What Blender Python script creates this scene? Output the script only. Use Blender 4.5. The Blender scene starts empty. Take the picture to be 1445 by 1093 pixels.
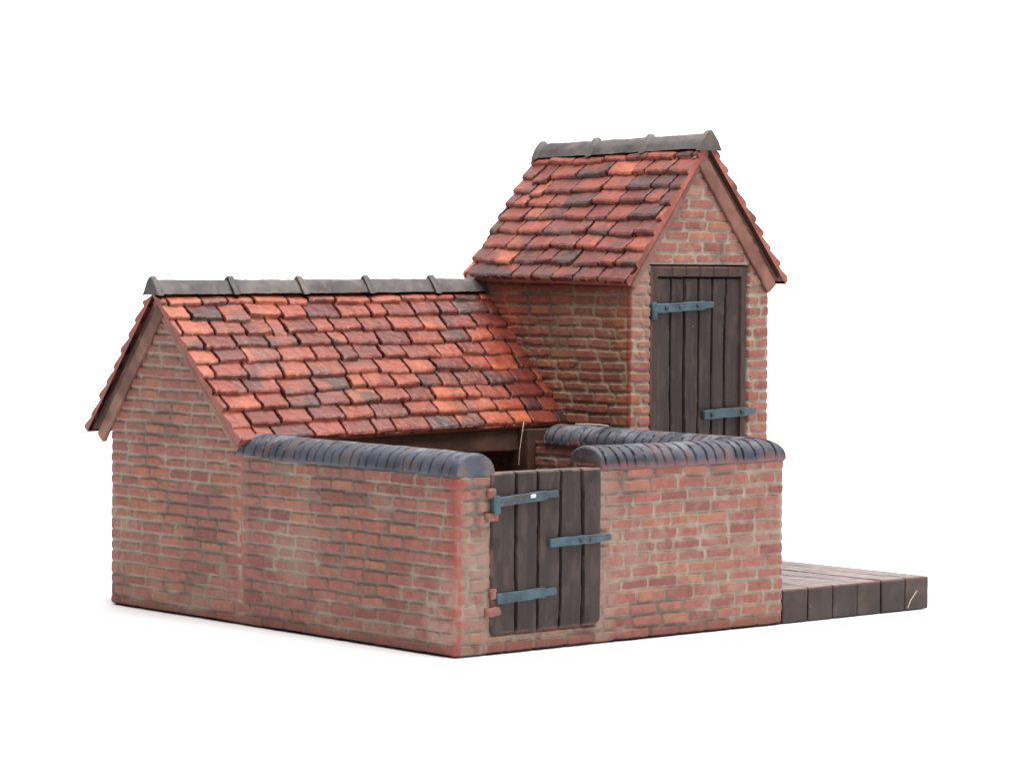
import bpy, math
import numpy as np
from mathutils import Matrix, Vector

# one Blender unit = one centimetre (a hand painted model building about 8 cm wide)
scene = bpy.context.scene
scene.unit_settings.system = 'METRIC'
scene.unit_settings.scale_length = 0.01
COL = scene.collection

# ------------------------------------------------------------------ noise
def _h(ix, iy, iz, seed):
    n = (ix.astype(np.int64)*374761393 + iy.astype(np.int64)*668265263 + iz.astype(np.int64)*2147483647 + seed*1274126177) & 0x7fffffff
    n = ((n ^ (n >> 13))*1274126177) & 0x7fffffff
    n = ((n ^ (n >> 15))*668265263) & 0x7fffffff
    return ((n ^ (n >> 16)) & 0xffff)/65535.0
def vnoise(p, seed=0):
    i = np.floor(p); f = p-i; f = f*f*f*(f*(f*6-15)+10)
    ix, iy, iz = i[..., 0], i[..., 1], i[..., 2]
    fx, fy, fz = f[..., 0], f[..., 1], f[..., 2]
    r = 0
    for a in (0, 1):
        for b in (0, 1):
            for c in (0, 1):
                r = r + _h(ix+a, iy+b, iz+c, seed)*(fx if a else 1-fx)*(fy if b else 1-fy)*(fz if c else 1-fz)
    return r
def fbm(p, scale, seed=0, oct=3):
    s, a, t = 0, 1, 0
    for o in range(oct):
        s = s + a*vnoise(p*scale*(2.03**o)+17.3*o, seed+o*31); t += a; a *= .5
    return s/t                                           # 0..1, mean about .5
def n2(u, v, scale, seed=0, oct=2):
    return fbm(np.stack([u, v, np.full_like(u, 3.7)], -1), scale, seed, oct)
def ss(a, b, x):
    t = np.clip((x-a)/(b-a), 0, 1); return t*t*(3-2*t)
def lin(*c):
    c = np.array(c, float)/255.
    return np.where(c <= .04045, c/12.92, ((c+.055)/1.055)**2.4)
def mix(a, b, t):
    t = np.asarray(t)[..., None]; return a*(1-t)+b*t
def blur(a, n=1):
    for _ in range(n):
        p = np.pad(a, 1, mode='edge')
        a = (p[1:-1, :-2]+2*p[1:-1, 1:-1]+p[1:-1, 2:])/4
        p = np.pad(a, 1, mode='edge')
        a = (p[:-2, 1:-1]+2*p[1:-1, 1:-1]+p[2:, 1:-1])/4
    return a

# ------------------------------------------------------------------ mesh builder
class MB:
    def __init__(s): s.V = []; s.F = []; s.C = []; s.G = []; s.n = 0
    def grid(s, P, C, keep=None, flip=False, gloss=1.0):
        nu, nv = P.shape[:2]
        idx = np.arange(nu*nv).reshape(nu, nv)+s.n
        q = np.stack([idx[:-1, :-1], idx[1:, :-1], idx[1:, 1:], idx[:-1, 1:]], -1)
        if keep is not None: q = q[keep]
        q = q.reshape(-1, 4)
        if flip: q = q[:, ::-1]
        C = np.broadcast_to(C, P.shape); s.G.append(np.broadcast_to(gloss, P.shape[:2]).ravel())
        s.V.append(P.reshape(-1, 3)); s.C.append(C.reshape(-1, 3)); s.F.append(q); s.n += nu*nv
    def build(s, name, mat, parent=None, angle=40):
        V = np.concatenate(s.V); C = np.concatenate(s.C); F = np.concatenate(s.F)
        used = np.unique(F); m = np.full(len(V), -1); m[used] = np.arange(len(used))
        V = V[used]; C = C[used]; G = np.concatenate(s.G)[used]; F = m[F]
        me = bpy.data.meshes.new(name)
        me.vertices.add(len(V)); me.vertices.foreach_set('co', V.astype(np.float32).ravel())
        me.loops.add(F.size); me.loops.foreach_set('vertex_index', F.astype(np.int32).ravel())
        me.polygons.add(len(F)); me.polygons.foreach_set('loop_start', (np.arange(len(F))*4).astype(np.int32))
        me.polygons.foreach_set('loop_total', np.full(len(F), 4, np.int32))
        me.update(calc_edges=True); me.validate()
        at = me.color_attributes.new('paint', 'FLOAT_COLOR', 'POINT')
        at.data.foreach_set('color', np.concatenate([np.clip(C, 0, 1), G[:, None]], 1).astype(np.float32).ravel())
        me.polygons.foreach_set('use_smooth', np.ones(len(F), bool))
        if angle: me.set_sharp_from_angle(angle=math.radians(angle))
        me.materials.append(mat)
        o = bpy.data.objects.new(name, me); COL.objects.link(o)
        if parent:
            o.parent = parent
            if parent.type == 'EMPTY': o.matrix_parent_inverse = Matrix.Translation(-parent.location)
        return o

def box(mb, lo, hi, col, r=.02, res=.03, jit=.004, seed=1, axes=None):
    """a rounded, slightly uneven block: the six faces of a box pulled in to a rounded box"""
    lo = np.array(lo, float); hi = np.array(hi, float); c = (lo+hi)/2; hs = (hi-lo)/2; r = min(r, hs.min()*.98)
    for ax in range(3):
        for sg in (-1, 1):
            a, b = [i for i in range(3) if i != ax]
            def ticks(h):
                n = max(2, int(2*h/res))
                t = np.linspace(-h, h, n+1)
                e = np.array([-h, -h+.3*r, -h+.65*r, -h+r]); t = t[(t > -h+r) & (t < h-r)]
                return np.concatenate([e, t, -e[::-1]])
            A, B = np.meshgrid(ticks(hs[a]), ticks(hs[b]), indexing='ij')
            P = np.zeros(A.shape+(3,)); P[..., a] = A; P[..., b] = B; P[..., ax] = sg*hs[ax]
            core = np.clip(P, -(hs-r), hs-r); d = P-core
            ln = np.linalg.norm(d, axis=-1, keepdims=True)
            P = core+d/np.maximum(ln, 1e-9)*r
            P = P+c
            if axes is not None: P = P@np.array(axes)
            N = np.stack([fbm(P, 9, seed+k)-.5 for k in range(3)], -1)
            P = P+N*jit*2
            cc = col(P) if callable(col) else np.array(col)
            flip = (sg > 0) ^ (ax == 1) 
            mb.grid(P, cc, flip=not flip)

# ------------------------------------------------------------------ materials
def mat(name, rough=.55, spec=.4, bump=.25, bscale=60, var=.22, speck=0.0, coat=0.0):
    m = bpy.data.materials.new(name); m.use_nodes = True
    nt = m.node_tree; N = nt.nodes; L = nt.links; N.clear()
    out = N.new('ShaderNodeOutputMaterial'); b = N.new('ShaderNodeBsdfPrincipled'); L.new(b.outputs[0], out.inputs[0])
    at = N.new('ShaderNodeVertexColor'); at.layer_name = 'paint'
    tc = N.new('ShaderNodeTexCoord')
    n1 = N.new('ShaderNodeTexNoise'); n1.inputs['Scale'].default_value = 5; n1.inputs['Detail'].default_value = 8; n1.inputs['Roughness'].default_value = .7
    nf = N.new('ShaderNodeTexNoise'); nf.inputs['Scale'].default_value = bscale; nf.inputs['Detail'].default_value = 4; nf.inputs['Roughness'].default_value = .65
    L.new(tc.outputs['Object'], n1.inputs[0]); L.new(tc.outputs['Object'], nf.inputs[0])
    add = N.new('ShaderNodeMath'); add.operation = 'ADD'; L.new(n1.outputs[0], add.inputs[0]); L.new(nf.outputs[0], add.inputs[1])
    mr = N.new('ShaderNodeMapRange'); mr.inputs[1].default_value = .6; mr.inputs[2].default_value = 1.4
    mr.inputs[3].default_value = 1-var; mr.inputs[4].default_value = 1+var; L.new(add.outputs[0], mr.inputs[0])
    mul = N.new('ShaderNodeMix'); mul.data_type = 'RGBA'; mul.blend_type = 'MULTIPLY'; mul.inputs[0].default_value = 1
    L.new(at.outputs[0], mul.inputs[6]); L.new(mr.outputs[0], mul.inputs[7])
    last = mul.outputs[2]
    if speck:
        vo = N.new('ShaderNodeTexVoronoi'); vo.inputs['Scale'].default_value = 4.5; L.new(tc.outputs['Object'], vo.inputs[0])
        lt = N.new('ShaderNodeMath'); lt.operation = 'LESS_THAN'; lt.inputs[1].default_value = speck; L.new(vo.outputs['Distance'], lt.inputs[0])
        mx = N.new('ShaderNodeMix'); mx.data_type = 'RGBA'; L.new(lt.outputs[0], mx.inputs[0]); L.new(last, mx.inputs[6]); mx.inputs[7].default_value = (.75, .7, .66, 1)
        last = mx.outputs[2]
    L.new(last, b.inputs['Base Color'])
    rr = N.new('ShaderNodeMapRange'); rr.inputs[1].default_value = .3; rr.inputs[2].default_value = .7
    rr.inputs[3].default_value = max(.05, rough-.12); rr.inputs[4].default_value = min(1, rough+.14); L.new(n1.outputs[0], rr.inputs[0])
    L.new(rr.outputs[0], b.inputs['Roughness'])
    sp = N.new('ShaderNodeMath'); sp.operation = 'MULTIPLY'; sp.inputs[1].default_value = spec; L.new(at.outputs[1], sp.inputs[0]); L.new(sp.outputs[0], b.inputs['Specular IOR Level'])
    b.inputs['Coat Weight'].default_value = coat; b.inputs['Coat Roughness'].default_value = .3
    bp = N.new('ShaderNodeBump'); bp.inputs['Strength'].default_value = bump; bp.inputs['Distance'].default_value = .012
    L.new(nf.outputs[0], bp.inputs['Height']); L.new(bp.outputs[0], b.inputs['Normal'])
    return m
M_BRICK = mat('painted_brick', .62, .35, .4, 45, .28, .022)
M_TILE = mat('painted_clay_tile', .38, .5, .35, 40, .28, .018)
M_RIDGE = mat('painted_slate_grey', .5, .45, .35, 40, .22, .02)
M_COPE = mat('painted_blue_brick', .5, .42, .35, 35, .25, .018)
M_WOOD = mat('painted_dark_wood', .55, .4, .3, 35, .22, .018)
M_TRIM = mat('painted_trim', .55, .35, .3, 35, .2)
M_IRON = mat('painted_blue_iron', .5, .45, .45, 30, .35)
M_FIBRE = mat('pale_fibre', .4, .5, 0, 30, .05)

# ------------------------------------------------------------------ brick pattern
CH = .1385
class Bricks:
    """courses of uneven bricks; returns relief height and paint for points (u, v)"""
    def __init__(s, seed, length=.425, course=CH, joint=.033, wob=.010, smear=.0, u0=-3., u1=12.):
        s.r = np.random.RandomState(seed); s.seed = seed; s.ch = course; s.j = joint; s.wob = wob; s.smear = smear
        s.rows = []
        for c in range(60):
            n = int((u1-u0)/length)+3
            w = length*(1+s.r.uniform(-.07, .07, n)); w[s.r.rand(n) < .04] *= .62
            e = u0+(0 if c % 2 else length/2)+s.r.uniform(-.05, .05)+np.concatenate([[0], np.cumsum(w)])
            e = e-(np.arange(n+1)*(np.mean(w)-length))
            s.rows.append((e, s.r.rand(n+1), s.r.rand(n+1), s.r.rand(n+1)))
        s.cv = s.r.uniform(-.008, .008, 62)
    def __call__(s, u, v, P):
        a = n2(u, v, 3.2, s.seed+5)-.5; b = n2(u, v, 2.1, s.seed+9)-.5
        fu = n2(u, v, 22, s.seed+11)-.5; fv = n2(u, v, 22, s.seed+13)-.5
        uu = u+a*.05+fu*s.wob*2.2; vv = v+b*.020+fv*s.wob*1.8
        ci = np.floor(vv/s.ch).astype(int)
        ed = lambda k: k*s.ch+s.cv[np.clip(k, 0, 61)]
        ci = np.where(vv < ed(ci), ci-1, ci); ci = np.where(vv >= ed(ci+1), ci+1, ci); ci = np.clip(ci, 0, 59)
        dv = np.minimum(vv-ed(ci), ed(ci+1)-vv)
        du = np.zeros_like(u); r1 = np.zeros_like(u); r2 = np.zeros_like(u); r3 = np.zeros_like(u); uc = np.zeros_like(u)
        for c in np.unique(ci):
            m = ci == c; e, x1, x2, x3 = s.rows[c]
            k = np.clip(np.searchsorted(e, uu[m])-1, 0, len(e)-2)
            du[m] = np.minimum(uu[m]-e[k], e[k+1]-uu[m]); r1[m] = x1[k]; r2[m] = x2[k]; r3[m] = x3[k]
            uc[m] = (uu[m]-(e[k]+e[k+1])/2)
        hj = s.j/2*(1+(r3-.5)*.7)
        # rounded rectangle distance
        R = .03
        qx = np.maximum(hj+R-du, 0); qy = np.maximum(hj+R-dv, 0)
        d = R-np.sqrt(qx*qx+qy*qy)
        d = np.where((qx == 0) & (qy == 0), np.minimum(du, dv)-hj, d)
        face = ss(-.005, .010, d)
        sm = ss(.70, .82, n2(u, v, .9, s.seed+21, 3)+s.smear)     # joints rubbed full of filler here
        keepf = face*(1-sm*.55)
        chip = ss(.66, .74, n2(u, v, 7, s.seed+25, 2))*.5
        h = .024*keepf*(1-chip)+(r2-.5)*.008*face+uc*(r1-.5)*.02*face
        h = h+(n2(u, v, 12, s.seed+3, 3)-.5)*.012+(n2(u, v, 1.1, s.seed+4)-.5)*.016
        # paint
        A = lin(154, 98, 88); B = lin(134, 82, 75); Cc = lin(166, 113, 91); D = lin(142, 100, 90)
        col = mix(A, B, ss(.5, 1, r1)); col = mix(col, Cc, ss(.80, .97, r2)*.7); col = mix(col, D, ss(.75, 1, r3)*.6)
        patch = n2(u, v, .8, s.seed+31, 3)
        col = mix(col, lin(170, 110, 80), ss(.60, .74, patch)*.35)
        col = col*(1+(n2(u, v, 16, s.seed+33, 3)-.5)*.5)[..., None]
        mort = mix(lin(176, 164, 147), lin(150, 136, 121), n2(u, v, 4, s.seed+35, 3))
        grime = ss(.52, .68, n2(u, v, 1.0, s.seed+37, 4))
        mort = mix(mort, lin(70, 57, 51), grime*.56)
        t = np.clip(face*1.0-sm*.25-chip*.5, 0, 1)
        t = t*(1-.25*ss(.58, .8, n2(u, v, 6, s.seed+39, 3)))       # grey wash left on the faces
        col = mix(mort, col, t)
        col = mix(col, lin(150, 128, 112), sm*.35)
        return h, col, grime

def fillet_path(pts, r, du):
    """points and outward (right hand) normals every du along a polyline with rounded corners"""
    pts = [np.array(p, float) for p in pts]; dense = []
    for i, p in enumerate(pts):
        if i in (0, len(pts)-1): dense.append(p); continue
        a = pts[i-1]-p; b = pts[i+1]-p; a /= np.linalg.norm(a); b /= np.linalg.norm(b)
        rr = r[i] if isinstance(r, (list, tuple)) else r
        for t in np.linspace(0, 1, 9): dense.append((1-t)**2*(p+a*rr)+2*t*(1-t)*p+t*t*(p+b*rr))
    dense = np.array(dense); s = np.concatenate([[0], np.cumsum(np.linalg.norm(np.diff(dense, axis=0), axis=1))])
    u = np.linspace(0, s[-1], int(s[-1]/du)+1)
    xy = np.stack([np.interp(u, s, dense[:, k]) for k in (0, 1)], -1)
    t = np.gradient(xy, axis=0); t /= np.linalg.norm(t, axis=1, keepdims=True)
    return u, xy, np.stack([-t[:, 1], t[:, 0]], -1)*-1

RES = .0108
def wall_strip(mb, pts, z0, z1, br, keep=None, side=1, r=.05, hmod=None, cmod=None, uoff=0, res=RES, foot=True, seam=False):
    u, xy, nn = fillet_path(pts, r, res); nn = nn*side
    v = np.linspace(z0, z1, int((z1-z0)/res)+1)
    U, Vv = np.meshgrid(u, v, indexing='ij')
    X = np.broadcast_to(xy[:, None, :], U.shape+(2,)); Nn = np.broadcast_to(nn[:, None, :], U.shape+(2,))
    P0 = np.concatenate([X, Vv[..., None]], -1)
    h, c, g = br(U+uoff, Vv, P0)
    dc = np.full(len(u), 9.)
    for p in pts[1:-1]: dc = np.minimum(dc, np.hypot(xy[:, 0]-p[0], xy[:, 1]-p[1]))
    h = h*(.42+.58*ss(.02, .16, dc))[:, None]
    if seam: h = h+(.012-h)*ss(.16, .0, np.abs(P0[..., 1]-3.85))*(P0[..., 0] < .2)
    if hmod: h = hmod(U, Vv, P0, h)
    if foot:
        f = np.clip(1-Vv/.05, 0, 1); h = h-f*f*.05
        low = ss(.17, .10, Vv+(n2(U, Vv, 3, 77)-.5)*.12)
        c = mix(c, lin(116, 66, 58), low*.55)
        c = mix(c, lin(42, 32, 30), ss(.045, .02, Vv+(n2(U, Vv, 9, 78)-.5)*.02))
    if cmod: c = cmod(U, Vv, P0, c)
    P = P0.copy(); P[..., :2] += Nn*h[..., None]
    kp = None
    if keep is not None:
        mid = (P0[:-1, :-1]+P0[1:, 1:])/2; kp = keep(mid)
    mb.grid(P, c, kp, flip=side > 0)

# ------------------------------------------------------------------ tiled slope
def slope(mb, TL, TR, BL, BR, rows, seed, width=.46, res=.0095, thick=.035, step=.068, edge_col=None, dark=.20):
    """overlapping uneven clay tiles on the quad; t runs down the slope, s across"""
    TL, TR, BL, BR = [np.array(p, float) for p in (TL, TR, BL, BR)]
    Ls = (np.linalg.norm(TR-TL)+np.linalg.norm(BR-BL))/2; Lt = (np.linalg.norm(BL-TL)+np.linalg.norm(BR-TR))/2
    n = np.cross(TR-TL, BL-TL); n /= np.linalg.norm(n)
    if n[2] < 0: n = -n
    ns, ntt = int(Ls/res)+1, int(Lt/res)+1
    S, T = np.meshgrid(np.linspace(0, 1, ns), np.linspace(0, 1, ntt), indexing='ij')
    base = ((TL[None, None]*(1-S[..., None])+TR*S[..., None])*(1-T[..., None])+(BL*(1-S[..., None])+BR*S[..., None])*T[..., None])
    u = S*Ls; t = T*Lt; e = Lt/rows
    rg = np.random.RandomState(seed)
    u2 = u+(n2(u, t, 2.0, seed+1)-.5)*.06+(n2(u, t, 11, seed+2)-.5)*.025
    t2 = t+(n2(u, t, 1.2, seed+3)-.5)*.06+(n2(u, t, 9, seed+4)-.5)*.022
    data = []
    for r in range(rows+1):
        m = int(Ls/width)+6
        w = width*(1+rg.uniform(-.2, .2, m)); w[rg.rand(m) < .12] *= .6
        ed = -width*.9+(width*.5 if r % 2 else 0)+rg.uniform(-.08, .08)+np.concatenate([[0], np.cumsum(w)])
        off = rg.uniform(-.022, .022, m+1); slip = rg.rand(m+1) < .09; off[slip] += rg.uniform(.03, .07, slip.sum())
        if r >= rows-1: off[:] = .3 if r >= rows else off*.5
        data.append(dict(ed=ed, off=off, tilt=rg.uniform(-.07, .07, m+1), lift=rg.uniform(-.012, .016, m+1), roll=rg.uniform(-.05, .05, m+1),
                         c=rg.rand(m+1), d=rg.rand(m+1), k=rg.rand(m+1), sk=rg.uniform(-.08, .08, m+1)))
    row = np.full(u.shape, -1); bot = np.zeros_like(u); prevbot = np.zeros_like(u); dl = np.zeros_like(u); f = {k: np.zeros_like(u) for k in ('lift', 'roll', 'c', 'd', 'k')}; uc = np.zeros_like(u)
    last = np.full(u.shape, -.2)
    for r in range(rows+1):
        D = data[r]
        um = u2+(t2-r*e)*.10
        k = np.clip(np.searchsorted(D['ed'], um)-1, 0, len(D['ed'])-2)
        c = (D['ed'][k]+D['ed'][k+1])/2
        b = (r+1)*e+D['off'][k]+D['tilt'][k]*(um-c)
        if r == rows-1: b = b+0
        m = (row < 0) & (t2 < b)
        row[m] = r; bot[m] = b[m]; prevbot[m] = last[m]
        dl[m] = np.minimum(um-D['ed'][k], D['ed'][k+1]-um)[m]; uc[m] = (um-c)[m]
        for q in f: f[q][m] = D[q][k][m]
        last = np.where(m, last, b)
    top = row*e
    x = np.clip((t2-(bot-e*1.12))/(e*1.12), 0, 1)              # 0 under the tile above, 1 at the lower edge
    h = step*(.12+.88*x)+f['lift']*x+f['roll']*uc*x
    h = h-.018*ss(.05, .0, np.abs(bot-t2))                        # worn lower edge
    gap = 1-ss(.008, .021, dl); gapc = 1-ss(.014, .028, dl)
    h = h-gap*(.02+.055*x)
    h = h+(n2(u, t, 14, seed+6, 3)-.5)*.012+(n2(u, t, 1.0, seed+7)-.5)*.03
    h = h-.03*ss(.20, .06, t)
    # paint
    col = mix(lin(146, 68, 50), lin(108, 47, 38), ss(.1, .9, f['c']))
    col = mix(col, lin(186, 100, 66), ss(.74, .97, f['d'])*.7*ss(.3, .6, n2(u, t, 2.5, seed+14, 3)))
    col = mix(col, lin(172, 92, 64), ss(.58, .8, n2(u, t, 1.3, seed+8, 3))*.5)
    pale = ss(.70, 1.0, x)*ss(.45, .7, n2(u, t, 5, seed+9, 3))
    col = mix(col, lin(174, 104, 84), pale*.4)
    soot = np.clip((f['k'] < dark)*(.15+.85*ss(.36, .62, n2(u, t, 2.6, seed+10, 3)+.25*(x-.5)))+ss(.60, .76, n2(u, t, 1.9, seed+12, 3))*.6, 0, 1)
    col = mix(col, lin(64, 47, 44), soot*.85)
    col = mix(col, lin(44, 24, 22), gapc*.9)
    lap_shade = (row > 0)*ss(.030, .012, t2-prevbot)*ss(.30, .50, n2(u, t, 3.5, seed+15, 2))  # shadow line beneath each tile row, put into the colour, broken by noise
    col = mix(col, lin(58, 30, 27), lap_shade*.85)
    col = col*(.92+(n2(u, t, 12, seed+11, 3)-.5)*.55)[..., None]
    P = base+n*h[..., None]
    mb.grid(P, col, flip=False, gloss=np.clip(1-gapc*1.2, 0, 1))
    # the sides and the underside of the slab
    ec = lin(158, 92, 82) if edge_col is None else edge_col
    for sl, fl in ((np.s_[0, :], 0), (np.s_[-1, :], 1), (np.s_[:, 0], 1), (np.s_[:, -1], 0)):
        a = P[sl]; b0 = base[sl]-n*thick
        w = np.linspace(0, 1, 5)[None, :, None]
        G = a[:, None]*(1-w)+b0[:, None]*w
        q = np.stack([G[..., 0]+G[..., 1], G[..., 2], G[..., 0]], -1)
        G = G+(fbm(q, 12, seed+40)-.5)[..., None]*.008*np.sin(w*math.pi)
        cc = np.broadcast_to(ec, G.shape)*(1+(fbm(q, 7, seed+41)-.5)*.5)[..., None]
        cc = mix(cc, lin(84, 50, 46), ss(.55, .75, fbm(q, 2.5, seed+42))*.5)
        mb.grid(G, cc, flip=bool(fl))
    under = (base-n*thick)[::8, ::8]
    mb.grid(under, lin(70, 48, 42), flip=True)
    return n

# ------------------------------------------------------------------ ridge tiles
def sweep(mb, path, prof, colf, scalef, closed_ends=True, up=(0, 0, 1), seed=1, jit=.006, hf=None, post=None):
    """sweep the open profile (across, up) along a 3-D path; colf(P) paints it"""
    path = np.array(path, float); n = len(path)
    tg = np.gradient(path, axis=0); tg /= np.linalg.norm(tg, axis=1, keepdims=True)
    up = np.array(up, float)
    sd = np.cross(tg, up); sd /= np.linalg.norm(sd, axis=1, keepdims=True); uu = np.cross(sd, tg)
    s = np.concatenate([[0], np.cumsum(np.linalg.norm(np.diff(path, axis=0), axis=1))])
    prof = np.array(prof, float)
    sc = scalef(s)
    pr = prof[None]*sc[:, None, None]
    P = path[:, None]+sd[:, None]*pr[..., :1]+uu[:, None]*pr[..., 1:]
    if hf is not None:
        d = np.gradient(prof, axis=0); d /= np.linalg.norm(d, axis=1, keepdims=True)
        nr = np.stack([-d[:, 1], d[:, 0]], -1)*(1 if hf[0] > 0 else -1)
        hh = hf[1](s)
        P = P+(sd[:, None]*nr[None, :, :1]+uu[:, None]*nr[None, :, 1:])*hh[..., None]
    N = np.stack([fbm(P, 6, seed+k)-.5 for k in range(3)], -1); P = P+N*jit*2
    if post: P = post(P)
    cc = colf(P); mb.grid(P, cc, flip=False, gloss=np.clip(cc.mean(-1)/.05, .1, 1))
    if closed_ends:
        ce = (1, 1) if closed_ends is True else closed_ends
        for i, fl in [q for q, on in zip(((0, True), (-1, False)), ce) if on]:
            cen = (P[i][0]+P[i][-1])/2
            w = np.linspace(0, 1, 6)[None, :, None]
            G = P[i][:, None]*(1-w)+cen*w
            mb.grid(G, colf(G), flip=fl)
def resample(pts, n):
    pts = np.array(pts, float)
    s = np.concatenate([[0], np.cumsum(np.linalg.norm(np.diff(pts, axis=0), axis=1))])
    q = np.linspace(0, s[-1], n)
    return np.stack([np.interp(q, s, pts[:, k]) for k in range(pts.shape[1])], -1)
def smooth_poly(pts, n, it=3):
    pts = resample(pts, n)
    for _ in range(it): pts[1:-1] = (pts[:-2]+2*pts[1:-1]+pts[2:])/4
    return pts
def paint(c1, c2, scale, seed, c3=None, lo=.35, hi=.7, var=.4):
    c1 = lin(*c1); c2 = lin(*c2); c3 = None if c3 is None else lin(*c3)
    def f(P):
        c = mix(c1, c2, ss(lo, hi, fbm(P, scale, seed)))
        if c3 is not None: c = mix(c, c3, ss(.58, .74, fbm(P, scale*1.7, seed+50))*.7)
        return c*(1+(fbm(P, 11, seed+7)-.5)*var)[..., None]
    return f

# ------------------------------------------------------------------ the model
root = bpy.data.objects.new('model_pigsty', None); COL.objects.link(root)
root.location = (3.4, 3.2, 0); root.empty_display_size = .5
root['label'] = 'miniature brick pigsty with red tiled roofs, walled yard, gabled store and dark platform'
root['category'] = 'model building'

# key points
RY, RZ0, RZ1 = 5.56, 3.85, 3.885            # low ridge (under its ridge tiles)
XL = -.10                                  # verge of the low roof
EY0, EZ0 = 3.80, 2.11; EY1, EZ1 = 3.91, 2.19
BY, BZ = 7.00, 2.13

# --- low house walls: rear, left gable
b1 = Bricks(11, .41, .134)
def gable_keep(m):
    y, z = m[..., 1], m[..., 2]
    f = RZ0-.03-(RY-y)*(RZ0-EZ0)/(RY-EY0); r = RZ0-.03-(y-RY)*(RZ0-BZ)/(BY-RY)
    return (z < np.minimum(f, r)-.08)
def seam_smear(U, V, P, c):
    k = ss(.42, .05, np.abs(P[..., 1]-3.98))*(P[..., 0] < .3)*(.1+.7*n2(U, V, 3, 91, 3))*.6
    c = mix(c, lin(166, 108, 96), k)
    # filler rubbed along the slopes of the gable
    y, z = P[..., 1], P[..., 2]
    f = RZ0-(RY-y)*(RZ0-EZ0)/(RY-EY0)-z
    c = mix(c, lin(150, 118, 104), ss(.30, .12, f+(n2(U, V, 4, 92)-.5)*.15)*(P[..., 0] < .3)*.75*(y < RY)*(y > 3.86)*(z > 2.0))
    tp = ss(2.9, 3.4, z)*(P[..., 0] < .3)
    return mix(c, lin(146, 118, 104), tp*.45)
mb = MB()
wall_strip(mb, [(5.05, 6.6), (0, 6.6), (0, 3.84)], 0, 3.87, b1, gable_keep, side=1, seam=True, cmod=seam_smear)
house_wall = mb.build('gable_wall', M_BRICK, root, 0)

# --- low roof
mb = MB()
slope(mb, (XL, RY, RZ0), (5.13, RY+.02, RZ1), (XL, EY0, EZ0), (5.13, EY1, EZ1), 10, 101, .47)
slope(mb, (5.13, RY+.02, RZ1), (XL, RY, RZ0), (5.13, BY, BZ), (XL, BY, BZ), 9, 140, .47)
roof = mb.build('roof', M_TILE, root, 0)
# ridge tiles of the low roof
dg = paint((88, 82, 80), (66, 60, 60), 2.2, 5, (104, 92, 84))
ca = math.atan2(RZ0-EZ0, RY-EY0)
def ridge_profile(w, drop, top, nn=26): return smooth_poly([(-w, -drop), (-w*.66, top*.28), (-w*.24, top*.86), (0, top*1.1), (w*.24, top*.86), (w*.66, top*.28), (w, -drop)], nn, 2)
cuts = [-.12, 1.0, 2.05, 3.1, 4.18, 5.14]
for i in range(5):
    x0, x1 = cuts[i], cuts[i+1]
    mb = MB(); L = x1-x0
    zz = lambda x: RZ0+(RZ1-RZ0)*x/5
    path = [(x, RY+.01, zz(x)) for x in np.linspace(x0, x1-.004, int(L/.014))]
    def sc(s, L=L): return 1+.34*ss(.10, .075, s)*ss(-.03, .02, s)-.04*ss(.12, L, s)
    sweep(mb, path, ridge_profile(.140, .035, .135), dg, sc, seed=200+i, jit=.010)
    mb.build('ridge_tile', M_RIDGE, roof, 50)
# barge boards of the left gable (rear slope wide, front slope thin)
tw = paint((146, 108, 92), (112, 80, 68), 2.5, 8, (92, 68, 58))
def barge(parent, A, B, nrm, width, drop, th, seed, colf, m=M_TRIM, strip=False):
    """a board running from A to B, hung 'drop' below the line A-B in the plane whose outward normal is nrm"""
    A = np.array(A, float); B = np.array(B, float); d = B-A; L = np.linalg.norm(d); d /= L; nrm = np.array(nrm, float)
    w = np.cross(nrm, d); w = w if w[2] < 0 else -w
    ax = np.array([d, w, nrm]); o = A@ax.T
    mb = MB(); box(mb, (o[0], o[1]+drop, o[2]), (o[0]+L, o[1]+drop+width, o[2]+th), colf, .022, .04, .007, seed, ax)
    if strip: box(mb, (o[0]+.02, o[1]+.0, o[2]-.02), (o[0]+L-.03, o[1]+drop+.05, o[2]+th*.35), paint((118, 86, 74), (90, 64, 56), 2.5, seed+3), .012, .04, .004, seed+1, ax)
    if np.linalg.det(ax) < 0: mb.F = [f[:, ::-1] for f in mb.F]
    return mb.build('barge_board', m, parent, 50)
barge(roof, (.0, RY-.02, RZ0-.02), (.0, 6.90, BZ+.03), (-1, 0, 0), .16, .11, .07, 300, tw, strip=True)
barge(roof, (.0, RY+.02, RZ0-.05), (.0, EY0+.06, EZ0-.02), (-1, 0, 0), .09, .04, .035, 301, paint((156, 118, 102), (140, 98, 86), 2.5, 9))
# beam over the open front of the low house
mb = MB(); box(mb, (.30, 3.98, 1.86), (4.75, 4.14, 2.17), paint((112, 82, 68), (84, 62, 54), 1.4, 12, (128, 98, 80)), .03, .06, .012, 310)
mb.build('front_beam', M_WOOD, root, 50)
# end posts and inner walls of the open front
mb = MB()
for x0, x1, y0, z1 in ((.06, .5, 4.0, 1.9), (4.34, 4.9, 3.79, 2.14)): box(mb, (x0, y0, .05), (x1, 4.2, z1), paint((88, 62, 52), (66, 48, 42), 2, 14), .02, .05, .008, 320)
box(mb, (.06, 6.3, .05), (5.0, 6.5, 2.3), paint((110, 62, 52), (84, 52, 46), 2, 15), .02, .1, .008, 321)
box(mb, (.3, .3, .02), (4.9, 6.4, .14), paint((90, 76, 64), (70, 58, 50), 2, 16), .01, .15, .01, 322)
mb.build('yard_floor', M_TRIM, root, 50)

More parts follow.
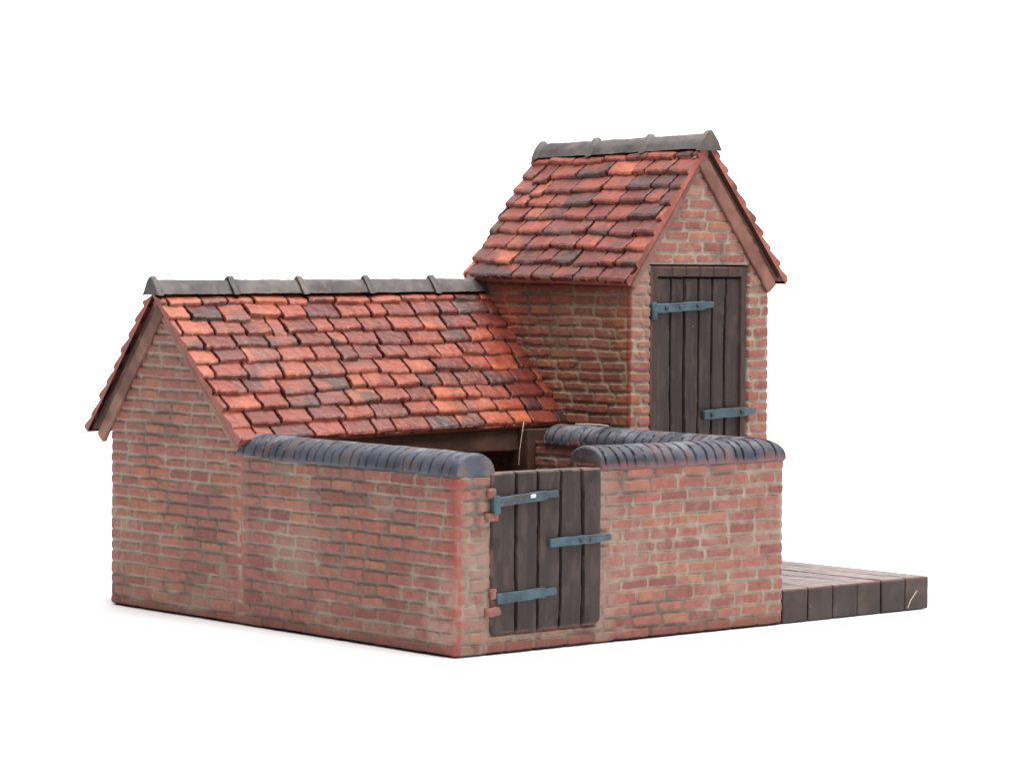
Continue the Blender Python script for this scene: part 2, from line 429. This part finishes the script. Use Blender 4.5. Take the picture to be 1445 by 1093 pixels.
# --- tall store
TX, TR_, TY, TBY = 5.12, 7.59, 2.78, 5.95
AX, AZ = 6.37, 5.75
LEX, LEZ = 4.99, 3.96; REX, REZ = 7.82, 3.99
DX0, DX1, DZ0, DZ1 = 5.49, 7.20, .40, 4.19
b2 = Bricks(23, .415, .1365)
def store_keep(m):
    x, z = m[..., 0], m[..., 2]
    l = LEZ-.02+(x-LEX)*(AZ-LEZ)/(AX-LEX); r = REZ-.02+(REX-x)*(AZ-REZ)/(REX-AX)
    return z < np.minimum(l, r)-.09
def door_recess(U, V, P, h):
    on = (np.abs(P[..., 1]-TY) < .02) & (P[..., 0] > DX0-.03) & (P[..., 0] < DX1+.02) & (P[..., 2] < DZ1+.02)
    return np.where(on, -.09, h)
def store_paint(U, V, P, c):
    x, y, z = P[..., 0], P[..., 1], P[..., 2]
    front = (y < TY+.03)
    g = store_gap(x, z)
    c = mix(c, lin(150, 116, 104), front*ss(.34, .16, g+(n2(U, V, 5, 93)-.5)*.12)*.8)
    # the strip left of the door is rubbed over with filler, top courses under the left eave smeared with brown
    c = mix(c, lin(152, 124, 112), front*(x < DX0)*ss(3.1, 3.6, z+(n2(U, V, 3, 94)-.5)*.5)*.6)
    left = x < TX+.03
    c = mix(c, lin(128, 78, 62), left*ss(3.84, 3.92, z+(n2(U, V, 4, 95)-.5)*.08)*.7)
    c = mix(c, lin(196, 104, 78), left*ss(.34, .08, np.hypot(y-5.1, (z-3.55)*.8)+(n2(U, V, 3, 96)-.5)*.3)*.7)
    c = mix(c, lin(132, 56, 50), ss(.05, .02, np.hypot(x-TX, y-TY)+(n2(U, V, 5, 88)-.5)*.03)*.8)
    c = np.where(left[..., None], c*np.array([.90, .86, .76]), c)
    dr = (P[..., 0] > DX0-.03) & (P[..., 0] < DX1+.02) & (P[..., 2] < DZ1+.02) & front
    return np.where(dr[..., None], lin(38, 28, 26), c)
def store_gap(x, z):
    l = LEZ+(x-LEX)*(AZ-LEZ)/(AX-LEX)-z; r = REZ+(REX-x)*(AZ-REZ)/(REX-AX)-z
    return np.minimum(l, r)
mb = MB()
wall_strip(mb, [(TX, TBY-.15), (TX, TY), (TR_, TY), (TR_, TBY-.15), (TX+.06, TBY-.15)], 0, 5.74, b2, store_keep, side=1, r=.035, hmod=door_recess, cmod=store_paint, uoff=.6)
mb.build('store_wall', M_BRICK, root, 0)
mb = MB()
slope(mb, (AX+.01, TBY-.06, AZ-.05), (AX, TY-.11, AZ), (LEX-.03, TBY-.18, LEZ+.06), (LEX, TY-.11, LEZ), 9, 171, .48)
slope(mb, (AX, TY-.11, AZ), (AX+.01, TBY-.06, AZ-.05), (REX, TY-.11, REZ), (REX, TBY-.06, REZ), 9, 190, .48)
roof2 = mb.build('roof', M_TILE, root, 0)
cy = [TBY-.08, 4.80, 3.78, TY-.15]
for i in range(3):
    y0, y1 = cy[i], cy[i+1]; L = y0-y1
    mb = MB()
    zz = lambda y: AZ-.05*(y-TY)/(TBY-TY)
    path = [(AX+.003, y, zz(y)) for y in np.linspace(y0, y1+.004, int(L/.014))]
    def sc(s, L=L, i=i):
        k = 1+.34*ss(.10, .075, s)*ss(-.03, .02, s)
        return k+(.34*ss(L-.11, L-.08, s) if i == 2 else 0)
    sweep(mb, path, ridge_profile(.145, .075, .118), dg, sc, seed=220+i, jit=.010)
    mb.build('ridge_tile', M_RIDGE, roof2, 50)
barge(roof2, (AX+.02, TY, AZ-.02), (REX-.07, TY, REZ+.03), (0, -1, 0), .19, .09, .07, 330, paint((138, 96, 84), (116, 78, 68), 2.5, 18, (100, 66, 58)), strip=True)
barge(roof2, (AX-.02, TY, AZ-.03), (LEX+.07, TY, LEZ+.02), (0, -1, 0), .09, .05, .05, 331, paint((146, 106, 94), (128, 86, 76), 2.5, 19))

# --- planked panels (door, gate)
def planks(mb, x0, x1, z0, z1, y, cuts, depth, seed, th, edge=.03, round_br=0, frame=None):
    res = .0115
    X, Z = np.meshgrid(np.linspace(x0, x1, int((x1-x0)/res)+1), np.linspace(z0, z1, int((z1-z0)/res)+1), indexing='ij')
    xw = X+(n2(X*2, Z*.5, 3, seed)-.5)*.03+(n2(X, Z, 9, seed+1)-.5)*.008
    h = np.zeros_like(X); jl = np.zeros_like(X)
    for i, c in enumerate(cuts):
        wd = .009+.005*n2(X*0+i*3.1, Z, 2.5, seed+2)
        h = h-depth*ss(wd*1.9, wd*.6, np.abs(xw-c)); jl = np.maximum(jl, ss(wd*1.7, wd*.7, np.abs(xw-c)))
    k = np.searchsorted(np.array(cuts), xw); rr = np.random.RandomState(seed).rand(len(cuts)+1)
    h = h+(rr[k]-.5)*.014
    grain = n2(X*9, Z*.7, 4, seed+3, 3)
    h = h+(grain-.5)*.005+(n2(X, Z, 3, seed+4)-.5)*.014
    fr = np.zeros_like(X)
    if frame:
        fl, frr, ft = frame
        fr = np.maximum(np.maximum((X < x0+fl)*1., (X > x1-frr)*1.), (Z > z1-ft)*1.)
        dj = np.minimum(np.minimum(np.abs(X-x0-fl), np.abs(X-x1+frr)), np.abs(Z-z1+ft))
        inside = 1-fr
        h = np.where(fr > 0, .03+(n2(X, Z, 5, seed+8)-.5)*.012, h-.05*ss(.030, .008, np.where(Z > z1-ft-.04, np.abs(Z-z1+ft), 9)))
    dd = np.minimum(np.minimum(X-x0, x1-X), np.minimum(Z-z0, z1-Z))
    h = h-edge*(1-np.sqrt(np.clip(1-(1-np.clip(dd/edge, 0, 1))**2, 0, 1)))
    col = mix(lin(62, 51, 48), lin(50, 41, 39), ss(.3, .7, n2(X*4, Z*.5, 2.2, seed+5, 3)))
    col = mix(col, lin(88, 72, 67), ss(.55, .75, n2(X*4, Z*1.2, 3.0, seed+6, 3))*.35)
    col = mix(col, lin(92, 64, 58), fr*.3)
    col = mix(col, lin(116, 84, 76), ss(.03, .012, dd)*ss(.35, .6, n2(X, Z, 4, seed+9))*.8)
    col = mix(col, lin(30, 22, 21), jl*.8)
    P = np.stack([X, y-h, Z], -1)
    kp = None
    if round_br:
        cx, cz = x1-round_br, z0+round_br
        m = (X > cx) & (Z < cz); d = np.hypot(X-cx, Z-cz)
        f = np.where(m & (d > round_br), round_br/np.maximum(d, 1e-6), 1)
        P[..., 0] = np.where(m, cx+(X-cx)*f, P[..., 0]); P[..., 2] = np.where(m, cz+(Z-cz)*f, P[..., 2])
    mb.grid(P, col)
    for sl, fl in ((np.s_[0, :], 0), (np.s_[-1, :], 1), (np.s_[:, 0], 1), (np.s_[:, -1], 0)):
        a = P[sl]; b0 = a.copy(); b0[:, 1] = y+th
        w = np.linspace(0, 1, 8)[None, :, None]; G = a[:, None]*(1-w)+b0[:, None]*w
        G = G+(fbm(G, 8, seed+20)-.5)[..., None]*np.array([0, 0, .02])*np.sin(w*math.pi)
        mb.grid(G, paint((110, 92, 84), (84, 68, 62), 3, seed+21)(G), flip=bool(fl))
    Q = P[::10, ::10].copy(); Q[..., 1] = y+th; mb.grid(Q, lin(60, 48, 44), flip=True)

mb = MB()
fw = .125; gx = np.linspace(DX0+fw, DX1-fw*.9, 7)
planks(mb, DX0, DX1, DZ0, DZ1, TY+.035, list(gx[1:-1])+[], .06, 400, .05, .02, 0, (fw, fw*.9, .13))
door = mb.build('door', M_WOOD, root, 50)
mb = MB()
GX0, GX1, GZ0, GZ1 = .468, 2.06, .225, 1.955
planks(mb, GX0, GX1, GZ0, GZ1, -.045, [.475+.335, .475+.655, .475+.985, .475+1.31], .065, 420, .20, .03, .14)
gate = mb.build('gate', M_WOOD, root, 50)

# --- ironwork
ib = paint((74, 98, 108), (56, 74, 84), 4, 30, (84, 68, 62), .3, .75, .6)
def strap(parent, name, x0, x1, z0, z1, y, w, seed, bolts, hook=None, chip=None, lump=()):
    """a flat strap from (x0,z0) to (x1,z1) on the plane y, standing proud towards -y"""
    mb = MB(); d = np.array([x1-x0, 0, z1-z0]); L = np.linalg.norm(d); d /= L
    up = np.cross(d, [0, 1, 0]); up = up if up[2] > 0 else -up
    ax = np.array([d, up, [0, 1, 0]]); o = np.array([x0, y, z0])@ax.T
    fl = np.linalg.det(ax) < 0
    def bx(a, b, c, d_, e, f, col=ib, r=.02, sd=seed, jit=.009): 
        n0 = len(mb.F); box(mb, (o[0]+a, o[1]+c, o[2]+e), (o[0]+b, o[1]+d_, o[2]+f), col, r, .025, jit, sd, ax)
        if fl:
            for i in range(n0, len(mb.F)): mb.F[i] = mb.F[i][:, ::-1]
    bx(0, L-.16, -w/2, w/2, -.042, .03)
    bx(L-.2, L, -w*.36, w*.36, -.036, .03, sd=seed+3)
    for b in bolts: bx(b-.03, b+.03, -.03, .03, -.064, -.02, paint((70, 84, 96), (56, 62, 70), 3, 33), .025, seed+int(b*50))
    if hook:
        bx(-.04, .055, -w*1.15, w*.75, -.058, .03, sd=seed+5)
    for (a, b, c, d_) in lump: bx(a, b, c, d_, -.036, .03, paint((152, 98, 88), (134, 88, 80), 3, 35), .028, seed+9, .028)
    if chip: bx(chip-.035, chip+.04, -.005, .035, -.06, -.03, lin(236, 232, 226), .016, seed+11)
    return mb.build(name, M_IRON, parent, 50)
strap(gate, 'strap_hinge', .50, 1.405, 1.640, 1.705, -.035, .105, 500, [], True, .52, [(-.09, .03, .05, .15), (-.13, .05, -.20, -.10)])
strap(gate, 'strap_hinge', .53, 1.39, .605, .640, -.035, .115, 510, [], None, None, [(-.08, .01, .0, .12), (-.15, .05, -.18, -.08)])
strap(gate, 'latch_bar', 1.28, 2.19, 1.165, 1.185, -.04, .10, 520, [.45, .60], None)
strap(door, 'strap_hinge', 5.52, 6.59, 3.655, 3.705, TY+.02, .115, 530, [.22, .47, .78], True)
strap(door, 'latch_bar', 6.41, 7.36, 2.305, 2.335, TY+.01, .12, 540, [.14, .68], None)

# --- yard walls
b3 = Bricks(37, .425, .1385); b4 = Bricks(51, .43, .139)
def corner_paint(U, V, P, c):
    x, y, z = P[..., 0], P[..., 1], P[..., 2]
    w = n2(U, V, 4, 97, 3)
    k = ss(.16, .03, np.hypot(x, y*.8)+(w-.5)*.10)
    c = mix(c, lin(156, 82, 74), k*.7)
    # the pier left of the gate: filler rubbed over the bricks
    c = mix(c, lin(150, 132, 118), (y < .03)*(x > .06)*ss(.40, .62, n2(U, V, 5, 98, 3)+.15*(x > .33))*.65)
    # chalky bloom near the foot of the corner
    c = mix(c, lin(176, 150, 138), ss(.9, .2, np.hypot(y*.9, z-.28))*ss(.5, .68, n2(U, V, 4, 99, 3))*.6*(x < .03))
    return seam_smear(U, V, P, c)*1.0
def left_top(m): return m[..., 2] < 1.935+.04*m[..., 1]/4
mb = MB()
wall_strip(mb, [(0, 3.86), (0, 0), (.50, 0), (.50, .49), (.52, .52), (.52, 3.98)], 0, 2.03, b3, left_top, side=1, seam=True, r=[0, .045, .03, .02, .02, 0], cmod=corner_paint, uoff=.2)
yard1 = mb.build('yard_wall', M_BRICK, root, 0)
def gate_keep(m):
    x, y, z = m[..., 0], m[..., 1], m[..., 2]
    return ~((y < .6) & (x < 2.03) & (z > GZ0+.02)) & (z < 1.94)
def gate_edge(U, V, P, h):
    x, z, y = P[..., 0], P[..., 2], P[..., 1]
    return h-.05*((y < .3) & (x < 2.0) & (z > .2))
def gate_paint(U, V, P, c):
    x, y, z = P[..., 0], P[..., 1], P[..., 2]
    fr = y < .03
    c = mix(c, lin(152, 124, 110), fr*(x > 2.0)*ss(.32, .08, x-2.06+(n2(U, V, 4, 90, 3)-.5)*.25)*.8)
    return mix(c, lin(148, 128, 112), fr*(x < 2.1)*ss(.15, .2, z+(n2(U, V, 5, 89, 3)-.5)*.08)*.8)
mb = MB()
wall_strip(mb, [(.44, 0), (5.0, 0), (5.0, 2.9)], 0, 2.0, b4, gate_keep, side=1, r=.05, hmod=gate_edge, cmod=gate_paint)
wall_strip(mb, [(2.03, .03), (2.03, .5), (4.5, .5), (4.5, 4.05)], .1, 2.0, b4, None, side=-1, r=.03, uoff=3)
box(mb, (.40, .03, .0), (2.12, .45, GZ0-.005), paint((150, 126, 112), (120, 88, 78), 3, 36), .02, .06, .008, 560)
yard2 = mb.build('yard_wall', M_BRICK, root, 0)

# --- bull nosed coping
cb = paint((80, 83, 95), (60, 62, 72), 2.6, 40, (98, 84, 84), .3, .7, .4)
def cope(parent, runs, seed, half=.285, hgt=.235, pitch=.156, red=True):
    """half round bricks on edge along each straight run (start, end, trim); trim keeps a run on its side of a mitre"""
    mb = MB()
    for ri, (A, B, trim, caps) in enumerate(runs):
        A = np.array(A, float); B = np.array(B, float); L = np.linalg.norm(B-A)
        path = A+(B-A)*np.linspace(0, 1, int(L/.0095)+1)[:, None]
        path[:, 2] += (n2(path[:, 0]+path[:, 1], path[:, 0]*0, .9, seed+ri)-.5)*.02
        th = np.linspace(math.pi*1.0, 0, 46)
        prof = np.stack([np.cos(th)*half, np.sin(th)**.85*hgt], -1)
        prof = np.concatenate([[(-half*.93, -.03)], prof, [(half*.93, -.03)]])
        rg = np.random.RandomState(seed+ri); cuts = []; p = .09
        while p < L-.05: cuts.append(p); p += pitch*rg.uniform(.86, 1.14)
        sl = rg.uniform(-.035, .035, len(cuts)); dp = rg.uniform(.8, 1.15, len(cuts)); lv = rg.uniform(-.002, .002, len(cuts)+1)
        mask = {}
        def hf(s):
            tt = np.linspace(-1, 1, len(prof)); S0 = np.broadcast_to(s[:, None], (len(s), len(tt))).copy(); T0 = np.broadcast_to(tt, S0.shape).copy()
            S = S0+(n2(S0, T0, 3, seed)-.5)*.03
            h = np.zeros_like(S0); g = np.zeros_like(S0)
            for c, a, d in zip(cuts, sl, dp):
                q = np.abs(S-c-a*tt)
                g = np.maximum(g, d*ss(.020, .009, q))
            g *= ss(1.0, .84, np.abs(T0)); g *= .7+.3*ss(.35, .55, n2(S0, T0*.4, 4, seed+8))
            mask['g'] = g
            h -= .036*g
            h += lv[np.searchsorted(cuts, s)][:, None]
            for e, on in ((s, caps[0]), (s[-1]-s, caps[1])):
                if on: h -= (.03*(1-np.sqrt(np.clip(1-(1-np.clip(e/.05, 0, 1))**2, 0, 1))))[:, None]
            return h
        def colf(P):
            c = cb(P)
            z = P[..., 2]-A[2]
            if red:
                c = mix(c, lin(146, 90, 85), ss(.07, .0, z+(fbm(P, 4, seed+3)-.5)*.14)*.5)
                c = mix(c, lin(116, 94, 96), ss(.55, .72, fbm(P, 3, seed+4))*.5)
            c = mix(c, lin(136, 138, 146), ss(.50, .70, fbm(P, 5, seed+6))*ss(.12, .22, z)*.5)
            if c.shape[1] == len(prof): c = mix(c, lin(24, 22, 25), np.clip(mask['g'], 0, 1)*.95)
            else: c = mix(c, lin(124, 112, 102), .5*ss(.4, .6, fbm(P, 4, seed+9)))
            return c
        sweep(mb, path, prof, colf, lambda s: np.ones_like(s), caps, seed=seed, jit=.004, hf=(1, hf), post=trim)
    return mb.build('coping', M_COPE, parent, 50)
cope(yard1, [((.265, 4.02, 1.985), (.262, -.012, 1.945), None, (1, 1))], 600, red=False)
CX, CY = 4.715, .25
def trim_a(P): P[..., 0] = np.minimum(P[..., 0], CX-(P[..., 1]-CY)); return P
def trim_b(P): P[..., 1] = np.maximum(P[..., 1], CY-(P[..., 0]-CX)); return P
cope(yard2, [((2.075, CY, 1.95), (CX+.3, CY, 1.95), trim_a, (1, 0)), ((CX, CY-.3, 1.95), (CX, 3.63, 1.97), trim_b, (0, 1))], 610)

# --- timber platform
def plat():
    mb = MB(); x0, x1, y0, y1, zt = 5.0, 7.59, .0, 2.76, .405
    n = 6; w = (x1-x0)/n
    for i in range(n):
        a, b = x0+i*w, x0+(i+1)*w
        rg = np.random.RandomState(700+i)
        f = paint((62, 50, 45), (48, 39, 35), 2.2, 710+i, (78, 62, 55), .3, .7, .35)
        def colf(P, f=f, i=i):
            g = fbm(P*np.array([9, .8, 6]), 2, 720+i); c = f(P)*(.8+.4*g)[..., None]
            ed = ss(.03, .008, np.maximum(np.abs(P[..., 2]-zt), np.abs(P[..., 1]-y0)))
            c = mix(c, lin(140, 92, 84), ed*.6)
            return mix(c, lin(128, 102, 94), ss(zt-.02, zt-.004, P[..., 2])*.8*ss(.3, .6, g))  # paler plank tops: grazing sheen partly painted into the colour
        box(mb, (a+.008, y0+rg.uniform(-.006, .008), .012), (b-.008, y1, zt+rg.uniform(-.003, .003)), colf, .016, .035, .005, 730+i)
    box(mb, (x0+.02, y0+.03, .01), (x1-.02, y1-.02, zt-.05), lin(40, 32, 30), .01, .2, 0, 740)
    return mb.build('loading_platform', mat('worn_platform_timber', .45, .45, .2, 35, .2, .018), root, 50)
plat()

# ------------------------------------------------------------------ loose fibres
def fibre(pts, r, label, seed):
    pts = smooth_poly(pts, 40, 6); th = np.linspace(0, 2*math.pi, 9)
    tg = np.gradient(pts, axis=0); tg /= np.linalg.norm(tg, axis=1, keepdims=True)
    a = np.cross(tg, [.31, .9, .2]); a /= np.linalg.norm(a, axis=1, keepdims=True); b = np.cross(tg, a)
    P = pts[:, None]+(a[:, None]*np.cos(th)[None, :, None]+b[:, None]*np.sin(th)[None, :, None])*r
    mb = MB(); mb.grid(P, lin(214, 196, 176))
    o = mb.build('loose_fibre', M_FIBRE, None, 0)
    o['label'] = label; o['category'] = 'fibre'; o['group'] = 'stray fibres stuck to the model'
    return o
fibre([(4.32, 3.84, 2.235), (4.26, 3.80, 2.12), (4.22, 3.80, 1.9), (4.22, 3.82, 1.70)], .005, 'thin pale fibre dangling from the low roof eave behind the yard gate', 1)
fibre([(4.72, 3.32, 2.215), (4.76, 3.15, 2.222), (4.83, 2.98, 2.215), (4.86, 2.86, 2.205)], .008, 'pale fibre lying on the rear blue coping against the dark side of the tall store', 2)
fibre([(7.17, -.03, .04), (7.22, -.03, .13), (7.33, -.03, .24)], .0042, 'short white fibre stuck to the front edge of the timber loading platform', 3)

# ------------------------------------------------------------------ white backdrop: a sheet that sweeps up behind
def backdrop():
    mb = MB()
    prof = [(-60, 0), (26, 0)]+[(26+14*math.sin(t), 14-14*math.cos(t)) for t in np.linspace(.08, math.pi/2, 18)]+[(40, 60)]
    prof = np.array(prof)
    prof = np.concatenate([[prof[0]], np.array([[x, 0] for x in np.linspace(-50, 20, 15)]), prof[1:]])
    q = np.linspace(-60, 60, 25)
    f = np.array([math.sin(math.radians(41)), math.cos(math.radians(41))]); r = np.array([f[1], -f[0]])
    A, Q = np.meshgrid(np.arange(len(prof)), q, indexing='ij')
    XY = np.array([2.5, 3])+prof[A, 0][..., None]*f+Q[..., None]*r
    P = np.concatenate([XY, prof[A, 1][..., None]], -1)
    mb.grid(P, lin(246, 246, 248), flip=True)
    m = bpy.data.materials.new('white_card'); m.use_nodes = True
    b = m.node_tree.nodes['Principled BSDF']; b.inputs['Roughness'].default_value = .9; b.inputs['Specular IOR Level'].default_value = .1
    b.inputs['Base Color'].default_value = (.9, .9, .915, 1)
    o = mb.build('table_surface', m, None, 0); o['kind'] = 'structure'
    return o
backdrop()

# ------------------------------------------------------------------ light
w = bpy.data.worlds.new('World'); scene.world = w; w.use_nodes = True
bg = w.node_tree.nodes['Background']; bg.inputs[0].default_value = (1, 1, 1, 1); bg.inputs[1].default_value = .22
def area(name, loc, target, size, power, col=(1, 1, 1)):
    l = bpy.data.lights.new(name, 'AREA'); l.shape = 'SQUARE'; l.size = size; l.energy = power; l.color = col
    o = bpy.data.objects.new(name, l); COL.objects.link(o); o.location = loc
    o.rotation_euler = (Vector(target)-Vector(loc)).to_track_quat('-Z', 'Y').to_euler(); return o
area('softbox_top', (3.9, -3, 24), (4, 3, 0), 23, 13200, (1, .985, .97))
area('softbox_front', (-3, -24, 12), (3, 2, 1.5), 14, 500, (1, .99, .98))

bl = area('background_lamp', (10, 13, 27), (24, 30, 10), 14, 26000)
bl.data.shape = 'RECTANGLE'; bl.data.size = 70; bl.data.size_y = 12
# ------------------------------------------------------------------ camera
f_px = 4201.23; yaw, pitch, roll = math.radians(41.0218), math.radians(2.2544), math.radians(.33636)
F = Vector((math.sin(yaw)*math.cos(pitch), math.cos(yaw)*math.cos(pitch), -math.sin(pitch)))
R = Vector((math.cos(yaw), -math.sin(yaw), 0)); U = R.cross(F)
R2 = R*math.cos(roll)+U*math.sin(roll); U2 = -R*math.sin(roll)+U*math.cos(roll)
cam = bpy.data.cameras.new('camera'); co = bpy.data.objects.new('camera', cam); COL.objects.link(co)
cam.sensor_width = 36; cam.lens = f_px/1445*36; cam.clip_start = .5; cam.clip_end = 400
mw = Matrix((R2, U2, -F)).transposed().to_4x4(); mw.translation = Vector((-20.23164, -24.15008, 4.12791)); co.matrix_world = mw
scene.camera = co

scene.render.engine = 'CYCLES'
scene.cycles.max_bounces = 6
scene.view_settings.view_transform = 'Standard'; scene.view_settings.look = 'None'
scene.view_settings.exposure = -.1; scene.view_settings.gamma = 1; scene.view_settings.use_curve_mapping = False
